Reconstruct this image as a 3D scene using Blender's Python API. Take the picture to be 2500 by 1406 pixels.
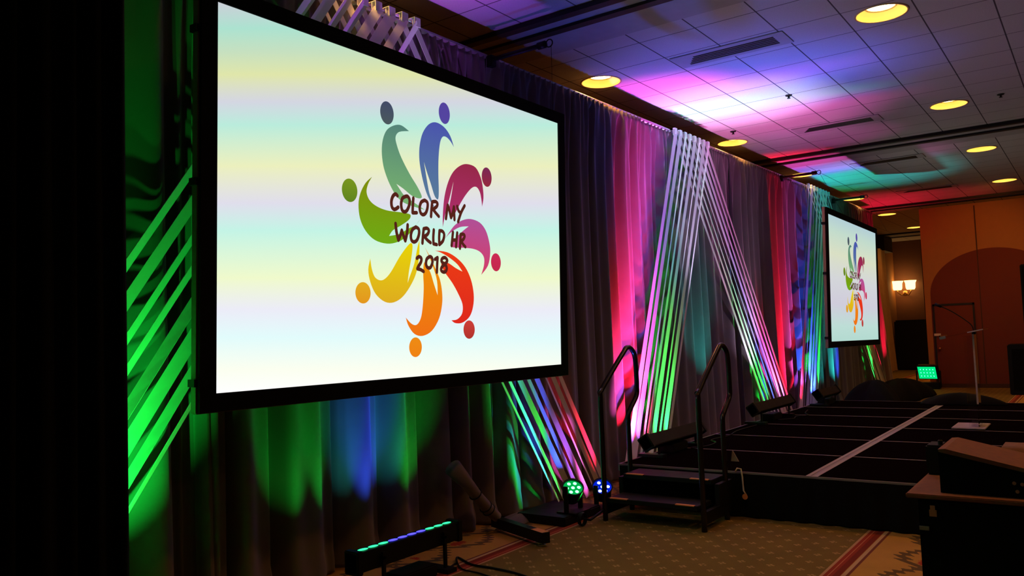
import bpy, bmesh, math, random
from mathutils import Vector, Matrix
random.seed(7)
PI = math.pi
C = bpy.context.scene.collection
for o in list(bpy.data.objects): bpy.data.objects.remove(o)
S = bpy.context.scene

# ------------------------------------------------------------------ camera
def make_camera():
    a, p, r = math.radians(35.9), math.radians(3.43), math.radians(2.15)
    F = Vector((math.cos(p)*math.cos(a), math.cos(p)*math.sin(a), math.sin(p)))
    R = F.cross(Vector((0, 0, 1))).normalized(); U = R.cross(F)
    U2 = U*math.cos(r) + R*math.sin(r); R2 = R*math.cos(r) - U*math.sin(r)
    cd = bpy.data.cameras.new('camera'); co = bpy.data.objects.new('camera', cd); C.objects.link(co)
    m = Matrix((( R2.x, U2.x, -F.x, 0), (R2.y, U2.y, -F.y, 0), (R2.z, U2.z, -F.z, 1.68), (0, 0, 0, 1)))
    co.matrix_world = m
    cd.sensor_fit = 'HORIZONTAL'; cd.sensor_width = 36.0; cd.lens = 1986.0/2500*36.0
    cd.clip_start = 0.05; cd.clip_end = 200
    S.camera = co
make_camera()

# ------------------------------------------------------------------ world, exposure
w = bpy.data.worlds.new('world'); S.world = w; w.use_nodes = True
w.node_tree.nodes['Background'].inputs[0].default_value = (0.02, 0.012, 0.01, 1)
w.node_tree.nodes['Background'].inputs[1].default_value = 0.02
S.view_settings.view_transform = 'Standard'; S.view_settings.look = 'None'
S.view_settings.exposure = 0.0; S.view_settings.gamma = 1.0
S.view_settings.use_curve_mapping = False
S.cycles.max_bounces = 8; S.cycles.diffuse_bounces = 4; S.cycles.glossy_bounces = 3
S.cycles.transmission_bounces = 8; S.cycles.transparent_max_bounces = 8
S.cycles.sample_clamp_indirect = 4.0
S.cycles.caustics_reflective = False; S.cycles.caustics_refractive = False
S.cycles.use_denoising = True

# ------------------------------------------------------------------ light levels
WARM = (1.0, 0.30, 0.045)         # colour of the dimmed recessed lamps
HOUSE_W = 70                     # each recessed lamp

def beam_light(x, y, z, col, watts, lean=0, width=30, tilt=14, vert=110):
    """LED beam: fans out towards the drapes and the ceiling, narrow along the bar"""
    ld = bpy.data.lights.new('beam', 'SPOT'); ld.color = col; ld.energy = watts
    ld.spot_size = math.radians(vert); ld.spot_blend = 1.0; ld.shadow_soft_size = .015
    o = bpy.data.objects.new('beam', ld); C.objects.link(o)
    L = math.radians(lean); T = math.radians(tilt)
    d = Vector((math.sin(L), math.sin(T)*math.cos(L), math.cos(T)*math.cos(L)))
    X_ = Vector((1, 0, 0)); X_ = (X_ - d*X_.dot(d)).normalized(); Z_ = -d; Y_ = Z_.cross(X_)
    k = math.tan(math.radians(width)/2)/math.tan(math.radians(vert)/2)
    o.matrix_world = Matrix(((X_.x*k, Y_.x, Z_.x, x), (X_.y*k, Y_.y, Z_.y, y), (X_.z*k, Y_.z, Z_.z, z), (0, 0, 0, 1)))
    return o
def spot(name, loc, aim, col, watts, size=60, blend=.5, radius=.04, parent=None):
    ld = bpy.data.lights.new(name, 'SPOT'); ld.color = col; ld.energy = watts
    ld.spot_size = math.radians(size); ld.spot_blend = blend; ld.shadow_soft_size = radius
    o = bpy.data.objects.new(name, ld); C.objects.link(o)
    o.location = loc
    o.rotation_euler = Vector(aim).to_track_quat('-Z', 'Y').to_euler()
    if parent:
        bpy.context.view_layer.update()
        o.parent = parent; o.matrix_parent_inverse = parent.matrix_world.inverted()
    return o

# ------------------------------------------------------------------ node helpers
def srgb(r, g, b):
    f = lambda c: (c/255/12.92) if c/255 <= .04045 else ((c/255+.055)/1.055)**2.4
    return (f(r), f(g), f(b))

class X:
    """a scalar node socket with arithmetic"""
    nt = None
    def __init__(s, k): s.k = k
    @staticmethod
    def m(op, *a):
        n = X.nt.nodes.new('ShaderNodeMath'); n.operation = op
        for i, v in enumerate(a):
            if isinstance(v, X): X.nt.links.new(v.k, n.inputs[i])
            else: n.inputs[i].default_value = v
        return X(n.outputs[0])
    def __add__(s, o): return X.m('ADD', s, o)
    __radd__ = __add__
    def __sub__(s, o): return X.m('SUBTRACT', s, o)
    def __rsub__(s, o): return X.m('SUBTRACT', o, s)
    def __mul__(s, o): return X.m('MULTIPLY', s, o)
    __rmul__ = __mul__
    def __truediv__(s, o): return X.m('DIVIDE', s, o)
    def __lt__(s, o): return X.m('LESS_THAN', s, o)
    def __gt__(s, o): return X.m('GREATER_THAN', s, o)
    def abs(s): return X.m('ABSOLUTE', s)
    def sin(s): return X.m('SINE', s)
    def max(s, o): return X.m('MAXIMUM', s, o)
    def min(s, o): return X.m('MINIMUM', s, o)
    def wrap(s, p): return X.m('WRAP', s, p, 0.0)      # into [0,p)

def new_mat(name):
    m = bpy.data.materials.new(name); m.use_nodes = True
    X.nt = m.node_tree
    return m, m.node_tree, m.node_tree.nodes['Principled BSDF']
def coords(nt, kind='Object'):
    t = nt.nodes.new('ShaderNodeTexCoord'); s = nt.nodes.new('ShaderNodeSeparateXYZ')
    nt.links.new(t.outputs[kind], s.inputs[0])
    return X(s.outputs[0]), X(s.outputs[1]), X(s.outputs[2]), t.outputs[kind]
def noise(nt, vec, scale, detail=2):
    n = nt.nodes.new('ShaderNodeTexNoise'); nt.links.new(vec, n.inputs['Vector'])
    n.inputs['Scale'].default_value = scale; n.inputs['Detail'].default_value = detail
    return X(n.outputs['Fac'])
def mixc(nt, fac, a, b):
    n = nt.nodes.new('ShaderNodeMix'); n.data_type = 'RGBA'
    if isinstance(fac, X): nt.links.new(fac.k, n.inputs[0])
    else: n.inputs[0].default_value = fac
    for i, c in ((6, a), (7, b)):
        if isinstance(c, tuple): n.inputs[i].default_value = (*c, 1)
        else: nt.links.new(c, n.inputs[i])
    return n.outputs[2]
def plain(name, col, rough=.6, metal=0, var=.12, scale=8, **kw):
    """a surface with slight procedural unevenness in colour and roughness"""
    m, nt, b = new_mat(name)
    x, y, z, v = coords(nt)
    n = noise(nt, v, scale, 3)
    dark = tuple(c*(1-var) for c in col); light = tuple(min(1, c*(1+var)) for c in col)
    nt.links.new(mixc(nt, n, dark, light), b.inputs['Base Color'])
    nt.links.new((n*.15+(rough-.07)).k, b.inputs['Roughness'])
    b.inputs['Metallic'].default_value = metal
    for k, val in kw.items(): b.inputs[k.replace('_', ' ')].default_value = val
    return m
def emit(name, col, strength=1.0):
    m, nt, b = new_mat(name)
    b.inputs['Base Color'].default_value = (0, 0, 0, 1)
    b.inputs['Emission Color'].default_value = (*col, 1)
    b.inputs['Emission Strength'].default_value = strength
    b.inputs['Specular IOR Level'].default_value = 0
    return m
def ramp_emit(name, stops, fac_fn, strength=1.0):
    m, nt, b = new_mat(name)
    x, y, z, v = coords(nt)
    f = fac_fn(x, y)
    r = nt.nodes.new('ShaderNodeValToRGB'); nt.links.new(f.k, r.inputs[0])
    e = r.color_ramp.elements
    while len(e) < len(stops): e.new(.5)
    for i, (p, c) in enumerate(stops):
        e[i].position = p; e[i].color = (*srgb(*c), 1)
    nt.links.new(r.outputs[0], b.inputs['Emission Color'])
    b.inputs['Base Color'].default_value = (0, 0, 0, 1); b.inputs['Specular IOR Level'].default_value = 0
    b.inputs['Emission Strength'].default_value = strength
    return m

# ------------------------------------------------------------------ materials
M = {}
M['black_metal'] = plain('black_metal', (.006, .006, .006), .5, 0, Specular_IOR_Level=.2)
M['black_plastic'] = plain('black_plastic', (.005, .005, .005), .6, Specular_IOR_Level=.2)
M['frame'] = plain('frame_tube', (.30, .22, .17), .6)
M['black_cloth'] = plain('black_cloth', (.005, .005, .005), .95, Specular_IOR_Level=.1)
M['rail'] = plain('rail', (.012, .008, .007), .22, .2)
M['alu'] = plain('aluminium', (.55, .53, .54), .4, .6)
M['edge'] = plain('deck_edge', (.22, .18, .18), .6, .0)
M['deck'] = plain('deck_top', (.004, .002, .002), .95, Specular_IOR_Level=0)
M['ribbon'] = plain('ribbon_fabric', (.82, .80, .82), .8, var=.03)
M['velour'] = plain('velour', (.145, .122, .12), .95, var=.18, scale=3, Sheen_Weight=.25, Specular_IOR_Level=.1)
M['tan_curtain'] = plain('tan_curtain', (.5, .3, .16), .9)
M['wall'] = plain('wall_paper', (.40, .17, .05), .85, var=.08)
M['arch'] = plain('arch_panel', (.15, .022, .010), .8, var=.1)
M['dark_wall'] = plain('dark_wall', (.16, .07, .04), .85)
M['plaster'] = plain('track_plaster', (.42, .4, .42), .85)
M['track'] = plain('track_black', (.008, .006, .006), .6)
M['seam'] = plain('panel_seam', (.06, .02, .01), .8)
M['orange_tape'] = plain('orange_tape', (.75, .28, .08), .6)
M['white_tape'] = plain('white_tape', (.30, .25, .23), .6)
M['gold'] = plain('gold_reflector', (.80, .78, .34), .5, var=.02)
M['trim'] = plain('lamp_trim', (.7, .5, .25), .6)
M['lamp'] = emit('lamp_disc', (1.0, .58, .16), 50)
M['brass'] = plain('brass', (.5, .3, .12), .35, .8)
M['chrome'] = plain('chrome', (.7, .7, .72), .2, .9)
M['red_plastic'] = plain('red_plastic', (.6, .05, .03), .4)
M['white_plastic'] = plain('white_plastic', (.7, .65, .6), .5)
M['case_top'] = plain('dusty_case_top', (.22, .08, .035), .8, var=.35, scale=30)
M['sconce_glass'] = emit('sconce_glass', (1.0, .55, .16), 5)
for k, c, s in (('lens_green', (.03, 1, .28), 2.2), ('lens_blue', (.06, .05, 1), 3.0), ('lens_red', (1, .03, .03), 2.0),
                ('led_green', (.15, 1, .3), 5), ('led_blue', (.25, .3, 1), 6), ('flood_green', (.0, .8, .22), 1.0), ('flood_dot', (.12, 1, .75), 1.6)):
    M[k] = emit(k, c, s)
def glass():
    m, nt, b = new_mat('clear_acrylic')
    x, y, z, v = coords(nt); n = noise(nt, v, 20)
    nt.links.new((n*.05+.02).k, b.inputs['Roughness'])
    b.inputs['Base Color'].default_value = (.97, .95, .96, 1); b.inputs['IOR'].default_value = 1.45
    b.inputs['Transmission Weight'].default_value = 1.0
    return m
M['acrylic'] = glass()
M['acrylic_edge'] = plain('frosted_acrylic_edge', (.75, .68, .75), .4, var=.3, scale=30, Transmission_Weight=.45)

def ceiling_mat():
    m, nt, b = new_mat('ceiling_tiles')
    x, y, z, v = coords(nt)
    g1 = (y - 1.25).wrap(.615); g2 = (x - 7.55).wrap(.605)
    line = (g1 < .014).max(g2 < .012)
    speck = noise(nt, v, 90, 2)
    base = mixc(nt, speck, (.50, .485, .50), (.66, .64, .66))
    nt.links.new(mixc(nt, line, base, (.10, .09, .10)), b.inputs['Base Color'])
    b.inputs['Roughness'].default_value = .95; b.inputs['Specular IOR Level'].default_value = .1
    return m
M['ceiling'] = ceiling_mat()

def carpet_mat():
    m, nt, b = new_mat('patterned_carpet')
    x, y, z, v = coords(nt)
    n_f = noise(nt, v, 160, 2); n_m = noise(nt, v, 38, 3); n_c = noise(nt, v, 3, 2)
    # small star motifs on a diagonal lattice
    u = (x - 5.78 + y - 3.28)/.21; w_ = (x - 5.78 - y + 3.28)/.21
    du = ((u + .5).wrap(1.0) - .5).abs(); dw = ((w_ + .5).wrap(1.0) - .5).abs()
    px = du + dw; py = (du - dw).abs()
    petal = ((px.max(py)) < .26)*((px.min(py)) < .085)*(px + py > .10)
    arm = ((du.max(dw)) < .15)*((du - dw).abs() < .03)*(du > .07)
    motif = (petal*(n_m > .42)).max(arm)
    field = mixc(nt, n_f, (.15, .105, .028), (.25, .175, .05))
    field = mixc(nt, motif*.8, field, (.50, .33, .14))
    # border bands
    d = (y - 3.87).max(1.66 - y)
    e = (d.min(1.15 - d))
    bd = mixc(nt, n_f, (.46, .25, .055), (.62, .36, .09))
    wob = (n_m - .5)*.10 + (n_f - .5)*.10
    s1 = ((x*5.6).sin()*.17)
    frond = ((x*70 + d*45).sin()*.5 + .5)*.055 + (n_m - .5)*.05 + .012
    v1 = ((d - .55 - s1) .abs() < frond); v2 = ((d - .55 + s1).abs() < frond)
    leaves = v1*v2
    bd = mixc(nt, v1.max(v2).max(leaves)*.85, bd, (.075, .06, .035))
    fx = ((x + .12).wrap(.561) - .28)
    fl = ((fx*fx*1.0 + (d - .55 + wob)*(d - .55 + wob)*3.0) < .0075)*((x*2.8).sin().abs() > .5)
    bd = mixc(nt, fl, bd, (.42, .05, .03))
    for lo, hi, c in ((0, .02, (.55, .34, .18)), (.02, .075, (.34, .05, .03)), (.045, .052, (.6, .22, .12)), (.075, .12, (.22, .035, .025)),
                      (.125, .15, (.6, .42, .24)), (.15, .17, (.2, .06, .04))):
        bd = mixc(nt, (e > lo)*(e < hi), bd, c)
    col = mixc(nt, (e > 0), field, bd)
    col = mixc(nt, (n_c*.35), col, (.05, .03, .02))
    nt.links.new(col, b.inputs['Base Color'])
    b.inputs['Roughness'].default_value = 1; b.inputs['Specular IOR Level'].default_value = .05
    bp = nt.nodes.new('ShaderNodeBump'); nt.links.new(n_f.k, bp.inputs['Height']); bp.inputs['Strength'].default_value = .4
    nt.links.new(bp.outputs[0], b.inputs['Normal'])
    return m
M['carpet'] = carpet_mat()

# ------------------------------------------------------------------ mesh helpers
class MB:
    def __init__(s): s.v = []; s.f = []
    def add(s, vs, fs):
        n = len(s.v); s.v += [tuple(p) for p in vs]; s.f += [tuple(i+n for i in f) for f in fs]; return s
    def box(s, x0, x1, y0, y1, z0, z1, mat=None, bev=0):
        if bev:
            bm = bmesh.new(); bmesh.ops.create_cube(bm, size=1)
            for q in bm.verts: q.co = Vector(((x0+x1)/2+q.co.x*(x1-x0), (y0+y1)/2+q.co.y*(y1-y0), (z0+z1)/2+q.co.z*(z1-z0)))
            bmesh.ops.bevel(bm, geom=bm.edges[:], offset=bev, segments=2, affect='EDGES')
            bm.verts.index_update()
            vs = [q.co.copy() for q in bm.verts]; fs = [[q.index for q in f.verts] for f in bm.faces]; bm.free()
        else:
            vs = [Vector(p) for p in ((x0,y0,z0),(x1,y0,z0),(x1,y1,z0),(x0,y1,z0),(x0,y0,z1),(x1,y0,z1),(x1,y1,z1),(x0,y1,z1))]
            fs = [(0,3,2,1),(4,5,6,7),(0,1,5,4),(1,2,6,5),(2,3,7,6),(3,0,4,7)]
        if mat is not None: vs = [mat @ p for p in vs]
        return s.add(vs, fs)
    def tube(s, pts, r, n=12, cap=True, rr=None):
        pts = [Vector(p) for p in pts]; rings = []
        prev = None
        for i, p in enumerate(pts):
            t = (pts[min(i+1, len(pts)-1)] - pts[max(i-1, 0)]).normalized()
            if prev is None:
                a = t.orthogonal().normalized()
            else:
                a = (prev - t*prev.dot(t)).normalized()
            prev = a; b = t.cross(a); ri = rr[i] if rr else r
            rings.append([p + (a*math.cos(2*PI*k/n) + b*math.sin(2*PI*k/n))*ri for k in range(n)])
        vs = [q for rg in rings for q in rg]
        fs = [(i*n+k, i*n+(k+1) % n, (i+1)*n+(k+1) % n, (i+1)*n+k) for i in range(len(pts)-1) for k in range(n)]
        if cap: fs += [tuple(range(n))[::-1], tuple((len(pts)-1)*n+k for k in range(n))]
        return s.add(vs, fs)
    def lathe(s, prof, c, n=24, axis=None):
        vs = []; mt = axis if axis is not None else Matrix.Identity(3)
        for r, z in prof:
            for k in range(n): vs.append(Vector(c) + mt @ Vector((r*math.cos(2*PI*k/n), r*math.sin(2*PI*k/n), z)))
        m_ = len(prof)
        fs = [(i*n+k, i*n+(k+1) % n, (i+1)*n+(k+1) % n, (i+1)*n+k) for i in range(m_-1) for k in range(n)]
        return s.add(vs, fs)
    def disc(s, c, r, nrm, n=20):
        q = Vector(nrm).to_track_quat('Z', 'Y').to_matrix()
        return s.add([Vector(c) + q @ Vector((r*math.cos(2*PI*k/n), r*math.sin(2*PI*k/n), 0)) for k in range(n)], [tuple(range(n))])
    def obj(s, name, mat, parent=None, smooth=False, origin=None, recalc=True):
        me = bpy.data.meshes.new(name)
        o = bpy.data.objects.new(name, me)
        og = Vector(origin) if origin is not None else Vector((0, 0, 0))
        me.from_pydata([Vector(p)-og for p in s.v], [], s.f)
        if recalc:
            bm = bmesh.new(); bm.from_mesh(me); bmesh.ops.recalc_face_normals(bm, faces=bm.faces[:]); bm.to_mesh(me); bm.free()
        if smooth: me.polygons.foreach_set('use_smooth', [True]*len(me.polygons))
        me.materials.append(M[mat] if isinstance(mat, str) else mat)
        C.objects.link(o); o.location = og
        if parent is not None:
            o.parent = parent; o.matrix_parent_inverse = parent.matrix_basis.inverted()
        return o

def thing(name, label, cat, loc=(0, 0, 0), group=None):
    o = bpy.data.objects.new(name, None); C.objects.link(o); o.location = loc
    o.empty_display_size = .1
    o['label'] = label; o['category'] = cat
    if group: o['group'] = group
    return o
def tag(o, label, cat, group=None, kind=None):
    o['label'] = label; o['category'] = cat
    if group: o['group'] = group
    if kind: o['kind'] = kind
    return o
def struct(o, label=None):
    o['kind'] = 'structure'
    if label: o['label'] = label
    return o
def copy_tree(o, parent=None):
    c = o.copy(); C.objects.link(c); c.parent = parent
    for ch in list(o.children):
        if ch.type != 'LIGHT': copy_tree(ch, c)
    return c
def smooth_curve(pts, closed, n=5):
    """Catmull-Rom through the points, third value 1 = sharp corner"""
    N = len(pts); out = []
    P = [Vector((p[0], p[1])) for p in pts]; sh = [len(p) > 2 for p in pts]
    rng = range(N if closed else N-1)
    for i in rng:
        a, b = P[i], P[(i+1) % N]
        pa = P[(i-1) % N] if (closed or i > 0) else a
        pb = P[(i+2) % N] if (closed or i < N-2) else b
        ta = (b-a)*.5 if sh[i] else (b-pa)*.5
        tb = (b-a)*.5 if sh[(i+1) % N] else (pb-a)*.5
        for k in range(n):
            t = k/n
            out.append(a*(2*t**3-3*t*t+1) + ta*(t**3-2*t*t+t) + b*(-2*t**3+3*t*t) + tb*(t**3-t*t))
    if not closed: out.append(P[-1])
    return out

# ================================================================== THE ROOM
CZ = 4.68
LAMP_X = [4.3, 8.42, 12.68, 16.42, 20.58, 24.3, 28.45]; LAMP_Y = [-1.57, 1.55, 4.67]
def ceiling_part(name, x0, x1, y0, y1):
    mb = MB(); h = .26; R = .235
    xs = sorted({x0, x1, *[c+d for c in LAMP_X for d in (-h, h) if x0 < c < x1]})
    ys = sorted({y0, y1, *[c+d for c in LAMP_Y for d in (-h, h) if y0 < c < y1]})
    for i in range(len(xs)-1):
        for j in range(len(ys)-1):
            cx, cy = (xs[i]+xs[i+1])/2, (ys[j]+ys[j+1])/2
            hole = any(abs(cx-a) < .01 for a in LAMP_X) and any(abs(cy-a) < .01 for a in LAMP_Y)
            if not hole:
                mb.add([(xs[i], ys[j], CZ), (xs[i+1], ys[j], CZ), (xs[i+1], ys[j+1], CZ), (xs[i], ys[j+1], CZ)], [(0, 3, 2, 1)])
            else:
                n = 40; vs = []
                for k in range(n):
                    a = 2*PI*k/n; c, s_ = math.cos(a), math.sin(a); q = h/max(abs(c), abs(s_))
                    vs += [(cx+R*c, cy+R*s_, CZ), (cx+q*c, cy+q*s_, CZ)]
                mb.add(vs, [(2*k, 2*k+1, (2*k+3) % (2*n), (2*k+2) % (2*n)) for k in range(n)])
    return struct(mb.obj(name, 'ceiling', recalc=False), 'white acoustic tile ceiling of the ballroom')
ceiling_part('ceiling', -4, 36, -7, 6.2)

struct(MB().box(-4, 36, -7, 6.2, -.1, 0).obj('floor', 'carpet'), 'patterned ballroom carpet with red striped borders')
struct(MB().box(-4, 36, 6.2, 6.35, 0, CZ).obj('wall_left', 'wall'), 'tan side wall behind the drapes')
struct(MB().box(-4, 36, -7.15, -7, 0, CZ).obj('wall_right', 'dark_wall'), 'dark side wall')
struct(MB().box(-4.15, -4, -7, 6.2, 0, CZ).obj('wall_rear', 'dark_wall'), 'dark rear wall')

# partition wall at the far end of the stage, with two panel seams
struct(MB().box(23.0, 23.12, -7, 3.66, .0, 4.56).obj('wall_partition', 'wall'), 'orange lit folding partition wall')
k = 0
for yy in (2.42, 1.05, -.3):
    k += 1
    struct(MB().box(22.985, 23.0, yy-.012, yy+.012, .1, 4.5).obj('trim_%d' % k, 'seam'), 'dark seam between partition panels')
struct(MB().box(22.97, 23.0, -7, 3.66, .0, .1).obj('baseboard_partition', 'seam'), 'dark base seal of the partition wall')

# arch shaped dark panel on the partition
def arch(name, xc, y0, y1, zs, zt, mat, t=.012):
    yc, r = (y0+y1)/2, (y1-y0)/2; n = 48
    prof = [(y1, .1), (y1, zs)] + [(yc+r*math.cos(PI*i/n), zs+(zt-zs)*math.sin(PI*i/n)) for i in range(1, n)] + [(y0, zs), (y0, .1)]
    N = len(prof)
    vs = [(xc, a, b) for a, b in prof] + [(xc-t, a, b) for a, b in prof]
    return MB().add(vs, [tuple(range(N)), tuple(range(N, 2*N))[::-1]] + [(i, (i+1) % N, (i+1) % N+N, i+N) for i in range(N)]).obj(name, mat)
struct(arch('trim_arch', 23.0, .72, 3.52, 2.35, 3.42, 'arch'), 'dark red arched panel on the partition wall')

# pass door in the arch
d = MB().box(22.965, 22.985, 2.60, 3.45, .10, 2.05).obj('door_1', 'arch'); struct(d, 'red brown pass door in the arched panel')
fr = MB().box(22.955, 22.988, 3.45, 3.49, .1, 2.10).box(22.955, 22.988, 2.56, 2.60, .1, 2.10).box(22.955, 22.988, 2.56, 3.49, 2.05, 2.10).obj('door_frame', 'track', d)
MB().lathe([(.0, .05), (.03, .045), (.035, .02), (.015, .0), (.03, -.005), (.03, -.012)], (22.96, 3.38, .98), axis=Matrix.Rotation(-PI/2, 3, 'Y')).obj('door_handle', 'brass', d, smooth=True)
MB().box(22.945, 22.968, 3.34, 3.49, 1.30, 1.36).obj('latch_or_glint', 'white_plastic', d)

# ceiling tracks (pairs of black channels with a plaster strip between) run across the room
def track(n, x0, x1, y0=-7, y1=6.2):
    for a in (x0, x1):
        n += 1
        struct(MB().box(a-.05, a+.05, y0, y1, CZ-.05, CZ-.003).obj('trim_%d' % n, 'track'), 'black partition track across the ceiling')
    n += 1
    struct(MB().box(x0+.05, x1-.05, y0, y1, CZ-.02, CZ-.002).obj('trim_%d' % n, 'plaster'), 'pale strip between two black ceiling tracks')
    return n
n = 3
n = track(n, 6.34, 6.62); n = track(n, 14.45, 14.86); n = track(n, 22.6, 23.06); n = track(n, 29.8, 30.9)
for x0, x1 in ((6.67, 7.22), (14.91, 15.5)):
    n += 1
    struct(MB().box(x0, x1, -7, 6.2, CZ-.012, CZ-.004).obj('trim_%d' % n, 'plaster'), 'plain ceiling strip beside the black tracks')

# room beyond the gap: back wall, pier and arch
struct(MB().box(33.0, 33.15, -7, 6.2, 0, CZ).obj('wall_back', 'wall'), 'far wall of the room beyond the partition')
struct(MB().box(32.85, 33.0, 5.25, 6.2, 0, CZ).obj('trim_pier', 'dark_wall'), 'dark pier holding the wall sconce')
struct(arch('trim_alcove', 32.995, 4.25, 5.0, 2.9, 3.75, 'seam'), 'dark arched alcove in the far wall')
struct(MB().box(29.7, 31.0, 5.85, 6.2, CZ-.55, CZ-.06).obj('trim_cornice', 'track'), 'dark cornice over the far curtain')

# ================================================================== RECESSED LAMPS
def downlight():
    t = thing('recessed_ceiling_light', 'x', 'ceiling light', (0, 0, 0), 'recessed ceiling lights')
    MB().lathe([(.235, 0), (.232, .006), (.19, .04), (.142, .068)], (0, 0, 0), 40).obj('reflector', 'gold', t, smooth=True)
    MB().lathe([(.245, -.001), (.245, -.008), (.226, -.008), (.226, .004)], (0, 0, 0), 40).obj('trim_ring', 'trim', t, smooth=True)
    MB().lathe([(.146, .064), (.130, .066), (.130, .074)], (0, 0, 0), 40).obj('lamp_ring', 'trim', t, smooth=True)
    MB().disc((0, 0, .072), .135, (0, 0, -1), 32).obj('lamp', 'lamp', t)
    return t
proto = downlight(); first = True
NEAR = 'recessed ceiling light out over the stage, %s from the camera'
POS = {}
ordn = ['first', 'second', 'third', 'fourth', 'fifth', 'sixth', 'seventh']
for yi, yy in enumerate(LAMP_Y):
    for xi, xx in enumerate(LAMP_X):
        o = proto if first else copy_tree(proto); first = False
        o.location = (xx, yy, CZ)
        if yi == 2:
            lb = {0: 'recessed ceiling light above the near end of the big screen',
                  1: 'recessed ceiling light glowing just past the first black boom arm',
                  2: 'recessed ceiling light touching the drape top beside the centre ribbons',
                  3: 'recessed ceiling light half hidden by the second black boom arm',
                  4: 'recessed ceiling light under the farthest boom arm above the small screen',
                  5: 'small recessed ceiling light beyond the third black ceiling track',
                  6: 'smallest recessed ceiling light, cut by the partition edge'}[xi]
        elif yi == 1:
            lb = {0: 'recessed ceiling light over the carpet in front of the stage',
                  1: 'largest recessed ceiling light, at the top edge of the picture',
                  2: 'recessed ceiling light beside the second air vent, before the middle black track',
                  3: 'recessed ceiling light just beyond the middle black ceiling track',
                  4: 'recessed ceiling light by the right edge before the far track',
                  5: 'recessed ceiling light behind the partition, mid room',
                  6: 'recessed ceiling light behind the partition, far room'}[xi]
        else:
            lb = 'recessed ceiling light on the audience side, %s row from the camera' % ordn[xi]
        o['label'] = lb
        spot('lamp_light', (xx, yy, CZ+.055), (0, 0, -1), WARM, HOUSE_W*(.25 if yi == 2 and xi == 0 else 1.0 if yi == 2 else .9), 128, .7, .1)

# ================================================================== AIR VENTS
def vent():
    t = thing('air_vent', 'x', 'air vent', (0, 0, 0), 'ceiling air vents')
    MB().box(-.20, .20, -.62, .62, -.012, -.002).obj('faceplate', 'plaster', t)
    for i in range(5):
        a = -.10 + i*.05
        MB().box(a-.016, a+.016, -.50, .50-abs(i-4)*.03, -.016, -.0125).obj('slot_shade', 'track', t)  # black bars draw the shade inside the vent recesses
    return t
pv = vent()
for i, (xx, yy, lb) in enumerate(((8.42, 3.07, 'largest slotted air vent, nearest in the ceiling tiles'), (12.68, 3.05, 'slotted air vent just before the middle black track'),
                    (16.2, 3.05, 'slotted air vent just past the middle black track'), (20.4, 3.05, 'thin far air vent near the third black track'))):
    o = pv if i == 0 else copy_tree(pv)
    o.location = (xx, yy, CZ); o['label'] = lb
for i, (xx, yy, lb) in enumerate(((10.6, 3.12, 'small sprinkler head by the blue lit ceiling tiles'), (11.95, 4.38, 'small sprinkler head by the pink lit ceiling tiles'),
                    (12.6, .92, 'small dark sprinkler head among the dim ceiling tiles'))):
    t = thing('sprinkler_head', lb, 'sprinkler', (xx, yy, CZ), 'ceiling sprinkler heads')
    MB().lathe([(.045, -.001), (.04, -.012), (.014, -.014), (.012, -.04)], (xx, yy, CZ), 16).obj('escutcheon', 'track', t)
    MB().lathe([(.0, -.046), (.022, -.045), (.022, -.04), (.012, -.04)], (xx, yy, CZ), 16).obj('deflector', 'track', t)

# ================================================================== DRAPE WALL
YD = 4.6
pz = lambda x: 4.33 + .0085*(x-5.5)
def n1(x, s=0):
    return (math.sin(x*1.31+s)+math.sin(x*2.17+1.3*s+2)+math.sin(x*3.91+2.1*s)*.6+math.sin(x*.53+s*.7))/3
def sst(a, b, t):
    t = max(0, min(1, (t-a)/(b-a))); return t*t*(3-2*t)
def drape(x0, x1, seed, ztop=None, y0=YD, zbot=0.015, lam=.40, amp=.085, name='stage_drape', mat='velour', toplam=.10, flare=0):
    mb = MB(); nx = int((x1-x0)*64); zs = [0, .03, .08, .18, .35, .6, .9, 1.3, 1.8, 2.3, 2.8, 3.2, 3.55, 3.85, 4.03, 4.13, 4.2, 4.26, 4.31, 4.36]
    zs = [z/4.36 for z in zs]; rows = []
    for j, q in enumerate(zs):
        row = []
        for i in range(nx+1):
            x = x0+(x1-x0)*i/nx
            zt = (ztop(x) if ztop else pz(x))+.008
            z = zbot + q*(zt-zbot)
            ph = 2*PI*(x/lam + .55*n1(x*1.2, seed) + .05*n1(x*.8+z*.3, seed+4))
            big = math.sin(ph)+.35*math.sin(2*ph+1+seed)
            big = math.copysign(abs(big)**.8, big)
            ph2 = 2*PI*(x/toplam + .8*n1(x*2.2, seed+9))
            small = math.sin(ph2)
            mid = math.sin(2*PI*(x/(lam*.45)+.5*n1(x*1.7, seed+3)))
            tb = 1-q
            A = amp*(.35+.65*tb)*(1-sst(.90, 1.0, q)*.8)
            y = y0 + .06*(1-q**8) + A*big + .034*mid*(1-.35*tb)*(1-sst(.93,1,q)*.6) + small*.020*sst(.80, .97, q)
            xs_ = x + A*.55*math.cos(ph)*(1 if 2 < i < nx-2 else .3) + flare*(i/nx)**3*(1-q)**1.3
            if q > .985: y = y0+small*.014
            if tb > .97: y -= .04*(.5+.5*n1(x*4, seed)); 
            row.append((xs_, y, z + (.02*abs(small) if q > .99 else 0)))
        rows.append(row)
    W = nx+1
    vs = [p for r in rows for p in r]
    fs = [(j*W+i, j*W+i+1, (j+1)*W+i+1, (j+1)*W+i) for j in range(len(rows)-1) for i in range(nx)]
    o = mb.add(vs, fs).obj(name, mat, smooth=True, recalc=False)
    md = o.modifiers.new('thickness', 'SOLIDIFY'); md.thickness = .004; md.offset = 0
    return o
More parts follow.
